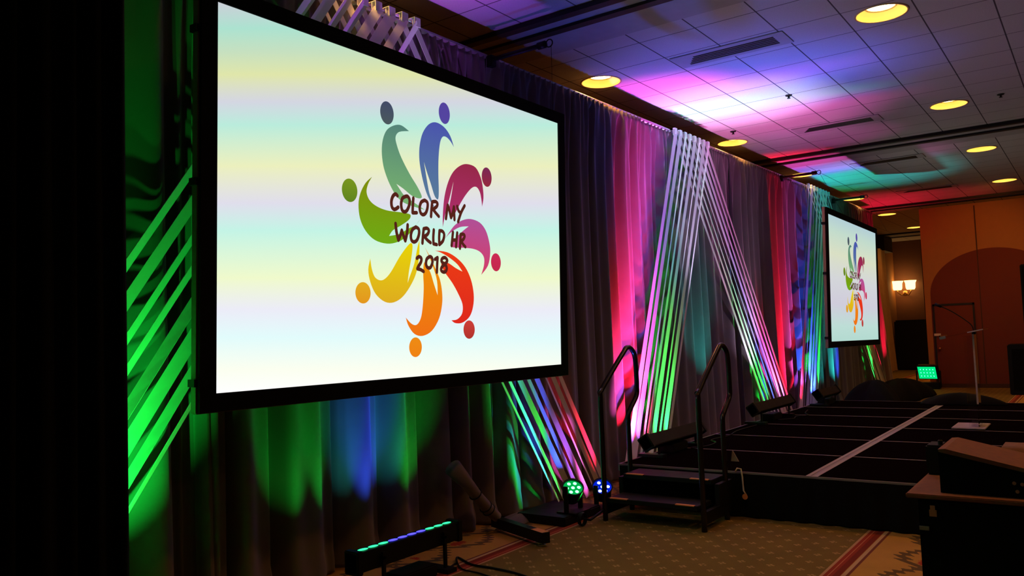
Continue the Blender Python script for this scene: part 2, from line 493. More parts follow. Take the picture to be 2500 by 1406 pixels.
PAN = [(.0, 3.05, 'dark velour drape panel striped with green light at far left'),
       (3.05, 6.12, 'velour drape panel behind and below the big screen, lit blue and green'),
       (6.12, 9.2, 'grey velour drape panel just right of the big screen edge'),
       (9.2, 12.3, 'grey velour drape panel behind the crossed centre ribbons'),
       (12.3, 15.35, 'purple grey velour drape panel between centre and far ribbons'),
       (15.35, 18.4, 'dark velour drape panel behind the near half of the small screen'),
       (18.4, 22.0, 'red lit velour drape panel at the far end of the pipe')]
for i, (a, b, lb) in enumerate(PAN):
    o = drape(a-.05, b+.05, i*1.7+.4, amp=(.095 if i == 0 else .085), flare=(1.5 if i == 6 else 0), y0=YD+(.012 if i % 2 else -.012))
    tag(o, lb, 'drape', 'velour drape panels hung along the pipe')
PL = ['at the far left above the green drape', 'above the near half of the big screen', 'above the right end of the big screen', 'carrying the centre ribbons',
      'between the centre ribbons and the second boom arm', 'carrying the far ribbons', 'at the far end above the small screen']
for i, (a, b, lb) in enumerate(PAN):
    t = thing('drape_pipe', 'shiny metal drape pipe ' + PL[i], 'pipe', (a, YD+.02, 0), 'drape support pipes')
    MB().tube([(a+.02, YD+.02, pz(a)+.03), (b-.02, YD+.02, pz(b)+.03)], .024).obj('crossbar', 'alu', t, smooth=True)
    MB().tube([(a+.02, YD+.16, .012), (a+.02, YD+.16, pz(a)+.03), (a+.02, YD+.02, pz(a)+.03)], .024).obj('upright', 'alu', t, smooth=True)
    MB().box(a-.2, a+.24, YD+.06, YD+.46, 0, .012).obj('base_plate', 'black_metal', t)

# black masking drape at the left edge
o = drape(-.6, 1.80, 3.3, ztop=lambda x: 4.3, y0=3.27, lam=.22, amp=.03, name='masking_drape', mat='black_cloth')
tag(o, 'black masking drape filling the left edge of the picture', 'drape')
t = thing('masking_drape_stand', 'black stand carrying the masking drape at the left edge', 'stand', (.6, 3.36, 0))
MB().tube([(-.6, 3.33, 4.33), (1.8, 3.33, 4.33)], .022).obj('crossbar', 'black_metal', t, smooth=True)
MB().tube([(-.5, 3.42, .0), (-.5, 3.42, 4.33), (-.5, 3.33, 4.33)], .022).obj('upright', 'black_metal', t, smooth=True)
MB().tube([(1.5, 3.42, .0), (1.5, 3.42, 4.33), (1.5, 3.33, 4.33)], .022).obj('upright', 'black_metal', t, smooth=True)

# tan curtain on the far side wall
def swag():
    mb = MB(); rows = []; n = 60
    for j in range(13):
        q = j/12; z = .03 + q*4.1; sh = 1.6*(1-q)**1.5
        rows.append([(25.5+(4.2+sh*.0)*i/n + sh*.55*i/n, 5.9+.07*math.sin(i*.9)+.03*math.sin(i*.37), z) for i in range(n+1)])
    W = n+1
    return mb.add([p for r in rows for p in r], [(j*W+i, j*W+i+1, (j+1)*W+i+1, (j+1)*W+i) for j in range(12) for i in range(n)]).obj('window_curtain', 'tan_curtain', smooth=True)
tag(swag(), 'long tan curtain hanging past the far end of the drapes', 'curtain')

# ================================================================== RIBBONS
def ribbon(top, bot, wdt, tw0, tw1, nrm=(0, -1, 0), sag=0):
    """thin stretched fabric strip, gently twisted"""
    a, b = Vector(top), Vector(bot); d = (b-a).normalized(); N = Vector(nrm)
    side0 = d.cross(N).normalized(); up = side0.cross(d)
    n = 26; vs = []; th = .0035
    for i in range(n+1):
        q = i/n; ang = tw0+(tw1-tw0)*q + .12*math.sin(q*5+tw0)
        s_ = side0*math.cos(ang)+up*math.sin(ang); nn = s_.cross(d)
        ww = wdt*(1-.18*math.sin(PI*q))/2
        p = a.lerp(b, q)
        vs += [p-s_*ww+nn*th/2, p+s_*ww+nn*th/2, p+s_*ww-nn*th/2, p-s_*ww-nn*th/2]
    fs = [(0, 1, 2, 3), (4*n+3, 4*n+2, 4*n+1, 4*n)]
    for i in range(n):
        for k_ in range(4):
            fs.append((4*i+k_, 4*i+(k_+1) % 4, 4*i+4+(k_+1) % 4, 4*i+4+k_))
    return MB().add(vs, fs)
def fan(tops, bots, N, ytop, ybot, zb, label, group, seed, wd=.070, twist=.7):
    rnd = random.Random(seed)
    for i in range(N):
        q = i/(N-1)
        xt = tops[0]+(tops[1]-tops[0])*q; xb = bots[0]+(bots[1]-bots[0])*q + rnd.uniform(-.02, .02)
        tw = rnd.uniform(-twist, twist)
        mb = ribbon((xt, ytop, pz(xt)+.0), (xb, ybot, zb), wd*rnd.uniform(.85, 1.1), tw*.4, tw)
        # knot loop over the pipe
        mb.box(xt-.036, xt+.036, ytop-.004, YD+.05, pz(xt)+.055, pz(xt)+.059).box(xt-.036, xt+.036, ytop-.006, ytop, pz(xt)-.02, pz(xt)+.059)
        o = mb.obj('fabric_ribbon', 'ribbon', smooth=False)
        tag(o, label % {0: 'outermost left', N-1: 'outermost right'}.get(i, ordn[i] if i < 7 else 'eighth') if '%s' in label else label, 'ribbon', group)
fan((3.95, 5.0), (.95, 1.85), 8, 4.50, 4.40, .03, 'pale ribbon slanting down left beside the big screen, %s of its fan', 'ribbons slanting left of the big screen', 1, twist=1.2, wd=.085)
fan((3.92, 5.02), (6.68, 7.62), 8, 4.54, 4.36, .03, 'pale ribbon slanting right behind the big screen, %s of its fan', 'ribbons running behind the big screen', 2, wd=.066)
fan((10.2, 11.33), (13.2, 14.4), 8, 4.565, 4.44, .03, 'white ribbon in the right leg of the centre fan, %s from the apex', 'right leg of the centre ribbons', 3, wd=.085, twist=.35)
fan((10.2, 11.33), (8.0, 8.98), 8, 4.535, 4.36, .03, 'white ribbon in the left leg of the centre fan, %s across', 'left leg of the centre ribbons', 4, wd=.078, twist=.5)
fan((16.4, 17.85), (20.9, 21.9), 8, 4.565, 4.42, .03, 'ribbon emerging green below the small screen, %s of its fan', 'ribbons behind the small screen', 5)
fan((16.4, 17.85), (14.2, 15.5), 8, 4.535, 4.36, .03, 'ribbon in the far fan left of the small screen, %s across', 'far ribbons left of the small screen', 6)

# ================================================================== SCREENS
FIGS=[[[1.321,1.811,0.065,0.079],[[1.538,1.726,1],[1.46,1.752],[1.39,1.738],[1.32,1.694],[1.281,1.623],[1.269,1.537],[1.283,1.442],[1.318,1.363],[1.366,1.293],[1.425,1.237],[1.517,1.204],[1.699,1.185,1],[1.557,1.235],[1.487,1.261],[1.408,1.334,1],[1.473,1.311],[1.557,1.273],[1.618,1.261],[1.658,1.265],[1.663,1.286],[1.619,1.344],[1.54,1.424],[1.458,1.526],[1.415,1.605],[1.403,1.66],[1.44,1.702]]],[[1.921,1.932,0.063,0.08],[[2.028,1.696,1],[1.986,1.774],[1.917,1.827],[1.826,1.845],[1.747,1.815],[1.681,1.74],[1.648,1.645],[1.642,1.556],[1.656,1.47],[1.688,1.371],[1.73,1.288],[1.82,1.182,1],[1.772,1.266],[1.74,1.334],[1.692,1.53,1],[1.721,1.465],[1.764,1.382],[1.801,1.304],[1.83,1.278],[1.846,1.287],[1.851,1.348],[1.848,1.468],[1.852,1.59],[1.869,1.699],[1.898,1.75],[1.939,1.757],[1.986,1.735]]],[[2.428,1.525,0.064,0.077],[[2.364,1.282,1],[2.383,1.352],[2.377,1.432],[2.352,1.509],[2.289,1.58],[2.189,1.592],[2.103,1.568],[2.018,1.508],[1.958,1.423],[1.915,1.311],[1.895,1.187],[1.891,1.076,1],[1.922,1.182],[1.967,1.289],[2.019,1.434,1],[1.993,1.326],[1.97,1.244],[1.964,1.181],[1.991,1.153],[2.027,1.187],[2.091,1.269],[2.161,1.349],[2.236,1.413],[2.294,1.429],[2.337,1.395],[2.357,1.333]]],[[2.536,0.855,0.065,0.072],[[2.344,0.746,1],[2.431,0.823],[2.462,0.922],[2.453,1.003],[2.41,1.096],[2.333,1.154],[2.22,1.171],[2.121,1.152],[2.036,1.11],[1.976,1.058],[1.915,0.995,1],[1.981,1.046],[2.088,1.096],[2.194,1.112,1],[2.122,1.069],[2.042,1.012],[1.993,0.956],[2.005,0.937],[2.118,0.942],[2.241,0.943],[2.329,0.926],[2.38,0.885],[2.379,0.821]]],[[2.188,0.322,0.068,0.07],[[1.981,0.393,1],[2.025,0.372],[2.109,0.375],[2.195,0.421],[2.239,0.499],[2.248,0.594],[2.217,0.702],[2.152,0.793],[2.056,0.857],[1.939,0.896],[1.803,0.9,1],[1.875,0.887],[1.961,0.858],[2.055,0.813],[2.114,0.761,1],[2.038,0.783],[1.96,0.814],[1.9,0.824],[1.871,0.803],[1.907,0.749],[1.994,0.671],[2.064,0.589],[2.111,0.513],[2.105,0.444],[2.049,0.401]]],[[1.59,0.205,0.065,0.069],[[1.493,0.413,1],[1.519,0.356],[1.58,0.298],[1.665,0.283],[1.763,0.318],[1.842,0.406],[1.877,0.51],[1.878,0.6],[1.856,0.689],[1.812,0.761],[1.758,0.84],[1.691,0.92,1],[1.743,0.845],[1.783,0.776],[1.823,0.678],[1.828,0.576,1],[1.789,0.656],[1.757,0.729],[1.733,0.763],[1.702,0.807],[1.681,0.793],[1.675,0.716],[1.679,0.623],[1.667,0.492],[1.645,0.406],[1.602,0.362],[1.55,0.37]]],[[1.092,0.574,0.068,0.07],[[1.158,0.804,1],[1.139,0.728],[1.157,0.648],[1.207,0.568],[1.292,0.518],[1.38,0.517],[1.47,0.561],[1.553,0.648],[1.606,0.737],[1.635,0.854],[1.638,0.963,1],[1.614,0.902],[1.583,0.793],[1.536,0.7],[1.514,0.654,1],[1.528,0.736],[1.553,0.829],[1.567,0.914],[1.549,0.935],[1.507,0.905],[1.432,0.827],[1.352,0.725],[1.293,0.674],[1.245,0.662],[1.198,0.683],[1.171,0.737]]],[[0.978,1.234,0.067,0.076],[[1.178,1.351,1],[1.118,1.301],[1.072,1.228],[1.054,1.152],[1.068,1.059],[1.117,0.983],[1.2,0.929],[1.314,0.913],[1.413,0.931],[1.494,0.969],[1.567,1.03],[1.65,1.117,1],[1.601,1.067],[1.523,1.034],[1.432,0.989],[1.334,0.967,1],[1.373,1.01],[1.448,1.048],[1.524,1.092],[1.549,1.122],[1.532,1.139],[1.434,1.141],[1.316,1.14],[1.22,1.157],[1.155,1.19],[1.127,1.241],[1.142,1.298]]]]
LETTERS=[[[[1.416,1.252],[1.398,1.262],[1.372,1.244],[1.357,1.209],[1.36,1.172],[1.378,1.155],[1.4,1.159],[1.423,1.174]]],[[[1.495,1.257],[1.465,1.24],[1.452,1.201],[1.46,1.16],[1.483,1.148],[1.509,1.16],[1.533,1.2],[1.537,1.238],[1.518,1.26],[1.495,1.257]]],[[[1.576,1.256,1],[1.57,1.204],[1.567,1.15,1],[1.61,1.155,1]]],[[[1.695,1.254],[1.658,1.236],[1.641,1.196],[1.65,1.159],[1.677,1.148],[1.706,1.165],[1.724,1.205],[1.723,1.241],[1.695,1.254]]],[[[1.776,1.252],[1.767,1.199],[1.761,1.143]],[[1.776,1.252],[1.813,1.258],[1.833,1.245],[1.821,1.221],[1.78,1.197]],[[1.784,1.198],[1.812,1.176],[1.846,1.153]]],[[[1.926,1.144,1],[1.938,1.201],[1.949,1.248,1],[1.966,1.209],[1.984,1.157,1],[2.005,1.196],[2.019,1.243,1],[2.022,1.192],[2.024,1.146,1]]],[[[2.058,1.251],[2.071,1.221],[2.093,1.206]],[[2.146,1.266],[2.102,1.207],[2.066,1.134]]],[[[1.396,1.058,1],[1.404,1.002],[1.423,0.945,1],[1.444,0.984],[1.457,1.017,1],[1.47,0.987],[1.491,0.946,1],[1.508,1.0],[1.516,1.06,1]]],[[[1.601,1.052],[1.566,1.032],[1.548,0.993],[1.554,0.956],[1.581,0.945],[1.612,0.963],[1.632,1.006],[1.629,1.04],[1.601,1.052]]],[[[1.682,1.048],[1.673,0.993],[1.667,0.943]],[[1.682,1.047],[1.717,1.054],[1.737,1.039],[1.72,1.01],[1.678,0.988]],[[1.692,0.989],[1.72,0.969],[1.754,0.953]]],[[[1.79,1.049,1],[1.784,0.996],[1.785,0.947,1],[1.822,0.944,1]]],[[[1.853,1.049],[1.848,0.996],[1.85,0.946]],[[1.853,1.048],[1.886,1.047],[1.905,1.023],[1.89,0.977],[1.85,0.946]]],[[[2.005,1.051],[1.996,0.996],[1.988,0.948]],[[2.055,1.05],[2.046,0.995],[2.039,0.943]],[[1.997,0.991],[2.046,0.995]]],[[[2.095,1.042],[2.09,0.987],[2.085,0.935]],[[2.095,1.042],[2.13,1.045],[2.142,1.031],[2.126,1.007],[2.095,0.987]],[[2.104,0.988],[2.126,0.966],[2.15,0.951]]],[[[1.608,0.831],[1.63,0.844],[1.654,0.834],[1.65,0.807],[1.622,0.773],[1.612,0.757,1],[1.645,0.753],[1.677,0.741]]],[[[1.739,0.85],[1.712,0.832],[1.703,0.799],[1.717,0.773],[1.746,0.771],[1.767,0.797],[1.774,0.83],[1.759,0.85],[1.739,0.85]]],[[[1.8,0.835,1],[1.829,0.85,1],[1.824,0.8],[1.82,0.742,1]]],[[[1.935,0.84],[1.914,0.854],[1.884,0.848],[1.871,0.828],[1.892,0.812],[1.921,0.797],[1.93,0.772],[1.912,0.749],[1.882,0.749],[1.866,0.764],[1.879,0.786],[1.913,0.808],[1.935,0.829],[1.935,0.84]]]]

HEADC = [((66, 74, 104), (74, 88, 92)), ((84, 66, 158), (84, 70, 160)), ((120, 40, 84), (150, 40, 60)), ((204, 42, 86), (196, 40, 76)), ((206, 62, 56), (176, 50, 44)), ((238, 140, 20), (240, 130, 20)), ((226, 172, 30), (228, 150, 30)), ((120, 150, 30), (96, 132, 30))]
BODYC = [((84, 130, 120), (120, 178, 110)), ((74, 84, 172), (90, 128, 150)), ((150, 40, 72), (176, 48, 110)), ((176, 80, 150), (212, 60, 100)), ((236, 60, 20), (222, 40, 30)), ((236, 150, 0), (240, 112, 20)), ((232, 214, 0), (222, 172, 30)), ((128, 140, 10), (110, 170, 20))]
LETC = srgb(84, 34, 26)
def screen(name, label, basis, wd, ht, bright, stops, fac, xs, ys):
    """basis: matrix placing local (u right, v up, w towards the room)"""
    t = thing(name, label, 'screen', (0, 0, 0)); t.matrix_basis = basis
    def part(nm, mb, mat, par=None, **k):
        o = mb.obj(nm, mat, None, **k); o.parent = par or t; return o
    bw = .10
    part('projection_surface', MB().add([(0, 0, 0), (wd, 0, 0), (wd, ht, 0), (0, ht, 0)], [(0, 1, 2, 3)]), ramp_emit(name+'_picture', stops, fac, bright), recalc=False)
    part('border', MB().box(-bw, 0, -bw, ht+bw, -.01, .012).box(wd, wd+bw, -bw, ht+bw, -.01, .012).box(0, wd, -bw, 0, -.01, .012).box(0, wd, ht, ht+bw, -.01, .012), 'black_cloth')
    part('backing', MB().box(-bw+.01, wd+bw-.01, -bw+.01, ht+bw-.01, -.016, -.011), 'black_cloth')
    fr_ = MB()
    for a, b, c, d_ in ((-bw-.006, -bw+.03, -bw, ht+bw), (wd+bw-.03, wd+bw+.006, -bw, ht+bw), (-bw, wd+bw, -bw-.006, -bw+.03), (-bw, wd+bw, ht+bw-.03, ht+bw+.006)):
        fr_.box(a, b, c, d_, -.06, -.017)
    part('frame', fr_, 'frame')
    for v_ in (.06, ht*.53, ht*.92):
        part('hinge_clamp', MB().box(-bw-.02, -bw+.02, v_-.02, v_+.02, -.07, -.01), 'black_metal')
    # picture: eight figures and three lines of lettering
    for i, (hd, body) in enumerate(FIGS):
        def gm(nm, cc, v0, v1):
            return ramp_emit(nm, [(0, cc[1]), (1, cc[0])], lambda x, y: (y-v0)/(v1-v0), 1.0)
        n_ = 36
        hv = [(xs(hd[0]+hd[2]*math.cos(2*PI*k_/n_)), ys(hd[1]+hd[3]*math.sin(2*PI*k_/n_)), .002) for k_ in range(n_)]
        part('figure_head', MB().add(hv, [tuple(range(n_))]), gm(name+'_head', HEADC[i], hd[1]-hd[3], hd[1]+hd[3]))
        pts = smooth_curve(body, True, 4)
        bm = bmesh.new(); vv = [bm.verts.new((xs(p.x), ys(p.y), .002)) for p in pts]
        es = [bm.edges.new((vv[k_], vv[(k_+1) % len(vv)])) for k_ in range(len(vv))]
        bmesh.ops.triangle_fill(bm, use_beauty=True, use_dissolve=False, edges=es)
        bm.verts.index_update()
        mb = MB().add([q.co.copy() for q in bm.verts], [[q.index for q in f.verts] for f in bm.faces]); bm.free()
        vs_ = [p[1] for p in body]
        part('figure_body', mb, gm(name+'_body', BODYC[i], ys(min(vs_)), ys(max(vs_))))
    le = emit(name+'_lettering', LETC, 1.0)
    for g in LETTERS:
        mb = MB()
        for st in g:
            pts = smooth_curve(st, False, 5); hw = .0135
            for k_ in range(len(pts)-1):
                a, b = pts[k_], pts[k_+1]
                if (b-a).length < 1e-6: continue
                s_ = Vector((-(b-a).y, (b-a).x)).normalized()*hw
                mb.add([(xs(q.x), ys(q.y), .004) for q in (a-s_, b-s_, b+s_, a+s_)], [(0, 1, 2, 3)])
            for p in pts:
                mb.add([(xs(p.x+hw*math.cos(PI*k_/4)), ys(p.y+hw*math.sin(PI*k_/4)), .004) for k_ in range(8)], [tuple(range(8))])
        part('letter', mb, le, recalc=False)
    return t
def basis_from(O, u, v):
    u = Vector(u).normalized(); v = Vector(v); v = (v-u*v.dot(u)).normalized(); w_ = u.cross(v)
    return Matrix(((u.x, v.x, w_.x, O[0]), (u.y, v.y, w_.y, O[1]), (u.z, v.z, w_.z, O[2]), (0, 0, 0, 1)))
ST1 = [(0, (255, 255, 255)), (.06, (252, 255, 240)), (.14, (226, 252, 252)), (.21, (236, 236, 248)), (.29, (240, 250, 204)), (.41, (196, 244, 230)), (.48, (224, 222, 236)),
       (.575, (236, 240, 190)), (.68, (186, 236, 220)), (.74, (212, 214, 226)), (.81, (224, 230, 170)), (.87, (198, 224, 192)), (.93, (172, 226, 208)), (1, (204, 206, 216))]
screen('projection_screen', 'large projection screen with colourful figure wheel, nearest the camera',
       basis_from((2.635, 3.92, 1.434), (1, 0, -.004), (.018, -.06, 2.16)), 3.48, 2.163, 1.0, ST1,
       lambda x, y: ((y-.408)/(x*.182+1.0)+.408)/2.163, lambda a: a, lambda b: b)
ST2 = [(0, (186, 226, 216)), (.12, (196, 230, 222)), (.3, (216, 212, 228)), (.5, (220, 222, 226)), (.7, (226, 232, 204)), (.88, (202, 228, 212)), (1, (186, 214, 222))]
screen('projection_screen', 'small looking projection screen at the far end of the stage',
       basis_from((13.93, 3.65, 1.405), (1, 0, -.014), (.0, -.06, 2.1)), 3.48, 2.12, .92, ST2, lambda x, y: y/2.12, lambda a: a, lambda b: b*.98)

# boom arms over the drape, each with a ring and a drop cable
for i, (xx, z0, lb, sx) in enumerate(((6.12, 4.33, 'black boom arm above the right corner of the big screen', 0),
                               (14.8, 4.385, 'black boom arm above the near corner of the small screen', 0), (18.35, 4.375, 'black boom arm above the far corner of the small screen', 0))):
    t = thing('boom_arm', lb, 'boom arm', (xx, YD, pz(xx)), 'boom arms over the drapes')
    zz = z0
    MB().tube([(xx, YD+.25, zz), (xx, 3.98, zz)], .022).obj('arm', 'black_metal', t, smooth=True)
    MB().tube([(xx, 4.03, zz), (xx, 3.95, zz)], .034).obj('end_cap', 'black_metal', t, smooth=True)
    MB().tube([(xx, 3.91+.035*math.cos(k_*PI/8), zz+.035*math.sin(k_*PI/8)) for k_ in range(17)], .006, 8).obj('ring', 'black_metal', t, smooth=True)
    MB().box(xx-.04, xx+.04, YD-.06, YD+.08, zz-.07, zz+.04, bev=.008).obj('clamp', 'black_metal', t)
    MB().tube([(xx, 3.89, zz-.03), (xx, 3.90 if i == 0 else 3.55, 3.66 if i == 0 else 3.6)], .0022, 6).obj('cable', 'black_plastic', t)

# ================================================================== STAGE
SX = [7.13+1.22*k_ for k_ in range(7)]; SY = [3.95, 2.10, .25, -1.60]
rown = ['row beside the drapes', 'row beyond the long tape line', 'row at the right edge']
for j in range(3):
    for i in range(6):
        if j == 2 and i > 2: continue
        x0, x1, y1, y0 = SX[i], SX[i+1], SY[j], SY[j+1]
        t = thing('stage_deck', 'black stage deck, %s from the front skirt in the %s' % (ordn[i], rown[j]), 'stage deck', (x0, y0, 0), 'black stage decks')
        MB().box(x0+.012, x1-.012, y0+.02, y1-.02, .34, .398).obj('deck_panel', 'deck', t)
        e = MB().box(x0, x0+.012, y0, y1, .33, .4).box(x1-.012, x1, y0, y1, .33, .4)
        e.box(x0+.012, x1-.012, y0, y0+.02, .33, .399).box(x0+.012, x1-.012, y1-.02, y1, .33, .399)
        e.obj('edge_trim', 'edge', t)
        for a in (x0+.08, x1-.08):
            for b in (y0+.08, y1-.08):
                MB().tube([(a, b, 0), (a, b, .34)], .022, 8).obj('leg', 'black_metal', t)
for lb, ya in (('pale tape strip along the stage seam, drape side', 2.112), ('pale tape strip along the stage seam, audience side', 2.046)):
    tag(MB().box(7.14, 14.44, ya, ya+.034, .4003, .4015).obj('floor_tape', 'white_tape'), lb, 'tape', 'long tape strips on the stage')
def skirt():
    mb = MB(); pts = []
    path = [(7.115, -1.6+5.53*i/160) for i in range(161)]
    vs = []; W = len(path)
    for z in (.015, .2, .385):
        vs += [(x - .02*(1-z/.5)*math.sin(i*1.1), y, z) for i, (x, y) in enumerate(path)]
    return mb.add(vs, [(j*W+i, j*W+i+1, (j+1)*W+i+1, (j+1)*W+i) for j in range(2) for i in range(W-1)]).obj('stage_skirt', 'black_cloth', smooth=True)
tag(skirt(), 'black pleated skirt along the front of the stage', 'stage skirt')

# steps with handrails
t = thing('stage_steps', 'black two tread stage steps with tall curved handrails', 'steps', (6.8, 3.27, 0))
for x0, x1, z in ((6.44, 6.74, .17), (6.76, 7.08, .335)):
    tr = MB().box(x0, x1, 2.84, 3.70, z, z+.04, bev=.004).obj('tread', 'black_plastic', t)
    MB().box(x0-.004, x0+.03, 2.87, 3.04, z+.036, z+.044).obj('lit_nosing', 'orange_tape', tr)  # orange strips draw the lit parts of the tread edges
    MB().box(x0-.004, x0+.03, 3.50, 3.67, z+.036, z+.044).obj('lit_nosing', 'orange_tape', tr)
for yy in (2.80, 3.74):
    MB().box(6.46, 7.08, yy-.02, yy+.02, .06, .16).box(6.78, 7.08, yy-.02, yy+.02, .16, .34).obj('stringer', 'black_metal', t)
    ctl = [(6.47, .0), (6.47, .6), (6.47, 1.10), (6.50, 1.17), (6.93, 1.48), (7.03, 1.535), (7.12, 1.51), (7.18, 1.42), (7.19, 1.15), (7.17, 1.06), (7.05, .96), (6.99, .90), (6.98, .80), (6.98, .4), (6.98, .0)]
    p2 = smooth_curve(ctl, False, 5)
    MB().tube([(p.x, yy, max(0, p.y)) for p in p2], .024, 12).obj('handrail', 'rail', t, smooth=True)
MB().lathe([(.055, -.02), (.06, 0), (.055, .02)], (6.2, 3.82, .06), axis=Matrix.Rotation(PI/2, 3, 'X')).tube([(6.2, 3.80, .06), (6.2, 3.74, .06), (6.47, 3.74, .1)], .012).obj('wheel', 'black_plastic', t, smooth=True)

# ================================================================== LED FIXTURES
GR, BL, RD, PK, CY, PU, WH = (.005, 1, .06), (.03, .10, 1), (1, .008, .05), (1, .10, .62), (.03, .8, .75), (.45, .10, 1), (.85, .6, 1)
def led_bar(name, label, x0, x1, y, zb, h, cols, tilt, lens_mats, group, hh=.13):
    """horizontal LED bar on two feet; tilt turns the lens row towards the drapes"""
    t = thing(name, label, 'stage light', ((x0+x1)/2, y, zb), group)
    cz = zb+h
    rot = Matrix.Translation((0, y, cz)) @ Matrix.Rotation(-tilt, 4, 'X') @ Matrix.Translation((0, -y, -cz))
    MB().box(x0, x1, y-.055, y+.055, cz-hh, cz, rot, bev=.006).obj('housing', 'black_metal', t)
    for xx in (x0, x1-.05):
        MB().box(xx, xx+.05, y-.065, y+.065, cz-hh-.012, cz+.012, rot, bev=.006).obj('end_cap', 'black_metal', t)
    for xx in (x0+.22, x1-.22):
        MB().box(xx-.012, xx+.012, y-.085, y-.066, zb+.01, cz-.03).box(xx-.05, xx+.05, y-.14, y+.14, zb, zb+.03).box(xx-.012, xx+.012, y-.085, y-.0, cz-hh*.6, cz-hh*.6+.02).obj('bracket', 'black_metal', t)
    MB().box((x0+x1)/2-.16, (x0+x1)/2+.2, y-.1, y+.08, zb+.002, zb+.09, bev=.01).obj('power_supply', 'black_plastic', t)
    n_ = len(lens_mats)
    for i, m_ in enumerate(lens_mats):
        xx = x0+.06+(x1-x0-.12)*(i+.5)/n_
        q = rot.to_3x3(); rx = (x1-x0-.12)/n_*.45
        vs = [rot @ Vector((xx+rx*math.cos(2*PI*k/24), y+.024*math.sin(2*PI*k/24), cz+.003)) for k in range(24)]
        MB().add(vs, [tuple(range(24))]).obj('lens', m_, t)
    return t
LB = 'LED bars lighting the drapes'
led_bar('led_bar', 'black LED bar on the carpet with glowing green and blue lenses', 3.70, 4.76, 4.05, 0, .315, None, 0,
        ['lens_green']*3+['lens_blue']*4+['lens_green']*3, LB)
led_bar('led_bar', 'black LED bar standing on the stage at the foot of the left ribbon leg', 7.42, 8.78, 3.83, .4, .22, None, .6, ['lens_red', 'lens_blue', 'lens_blue', 'lens_green', 'lens_green', 'lens_green'], LB)
led_bar('led_bar', 'black LED bar standing on the stage at the foot of the right ribbon leg', 10.5, 12.1, 3.83, .4, .26, None, .6, ['lens_green', 'lens_green', 'lens_blue', 'lens_blue', 'lens_red', 'lens_red'], LB)
led_bar('led_bar', 'black LED bar on the stage below the small screen', 13.2, 14.3, 3.75, .4, .24, None, .6, ['lens_red', 'lens_red', 'lens_blue', 'lens_blue', 'lens_green', 'lens_green'], LB)
led_bar('led_bar', 'black LED bar behind the masking drape at far left', 1.1, 2.0, 3.95, 0, .3, None, .2, ['lens_green']*8, LB)
led_bar('led_bar', 'added LED bar on the floor behind the stage edge, below the left ribbon leg', 7.75, 9.15, 4.08, 0, .2, None, .1, ['lens_red', 'lens_red', 'lens_blue', 'lens_green', 'lens_green', 'lens_green'], LB)  # unseen bars, this and the next two, added to account for the beams
led_bar('led_bar', 'added LED bar on the floor behind the stage edge, below the right ribbon leg', 12.7, 14.2, 4.08, 0, .2, None, .1, ['lens_green', 'lens_green', 'lens_blue', 'lens_blue', 'lens_red', 'lens_red'], LB)
led_bar('led_bar', 'added LED bar on the floor behind the stage edge, below the far ribbons', 14.35, 15.9, 4.08, 0, .2, None, .1, ['lens_red', 'lens_blue', 'lens_blue', 'lens_blue', 'lens_green', 'lens_green'], LB)

def par(label, x, y, z0, aim, lens, body):
    t = thing('par_light', label, 'stage light', (x, y, z0), 'round LED par lights on the carpet')
    z0 = 0 if z0 < .07 else z0
    q = Vector(aim).to_track_quat('Z', 'Y').to_matrix(); c = Vector((x, y, z0+.2))
    MB().lathe([(.0, -.14), (.07, -.13), (.085, -.10), (.095, 0), (.1, .03), (.09, .03), (.088, .01), (0, .008)], c, 28, q).obj('can', 'black_metal', t, smooth=False)
    MB().disc(c+q @ Vector((0, 0, .012)), .088, aim, 24).obj('lens', body, t)
    for k_ in range(7):
        a = k_*PI/3; rr = 0 if k_ == 6 else .055
        MB().disc(c+q @ Vector((rr*math.cos(a), rr*math.sin(a), .016)), .017, aim, 12).obj('led', lens, t)
    MB().box(x-.13, x-.11, y-.02, y+.02, z0+.0, z0+.24).box(x+.11, x+.13, y-.02, y+.02, z0, z0+.24).box(x-.13, x+.13, y-.1, y+.1, z0, z0+.012).obj('yoke', 'black_metal', t)
    return t
PG = emit('par_green_lens', (.0, .5, .08), .8); PB = emit('par_blue_lens', (.0, .02, .8), .8)
par('green glowing round LED par on the carpet left of the steps', 6.35, 4.0, .08, (-.45, -.45, .8), 'led_green', PG)
par('blue glowing round LED par on the carpet behind the handrail', 6.88, 4.0, .06, (-.55, -.4, .75), 'led_blue', PB)
for lb, x, y in (('black road case under the green par light', 6.3, 4.03),):
    tag(MB().box(x-.22, x+.42, y-.10, y+.42, 0, .078, bev=.01).obj('equipment_case', 'black_plastic'), lb, 'case')

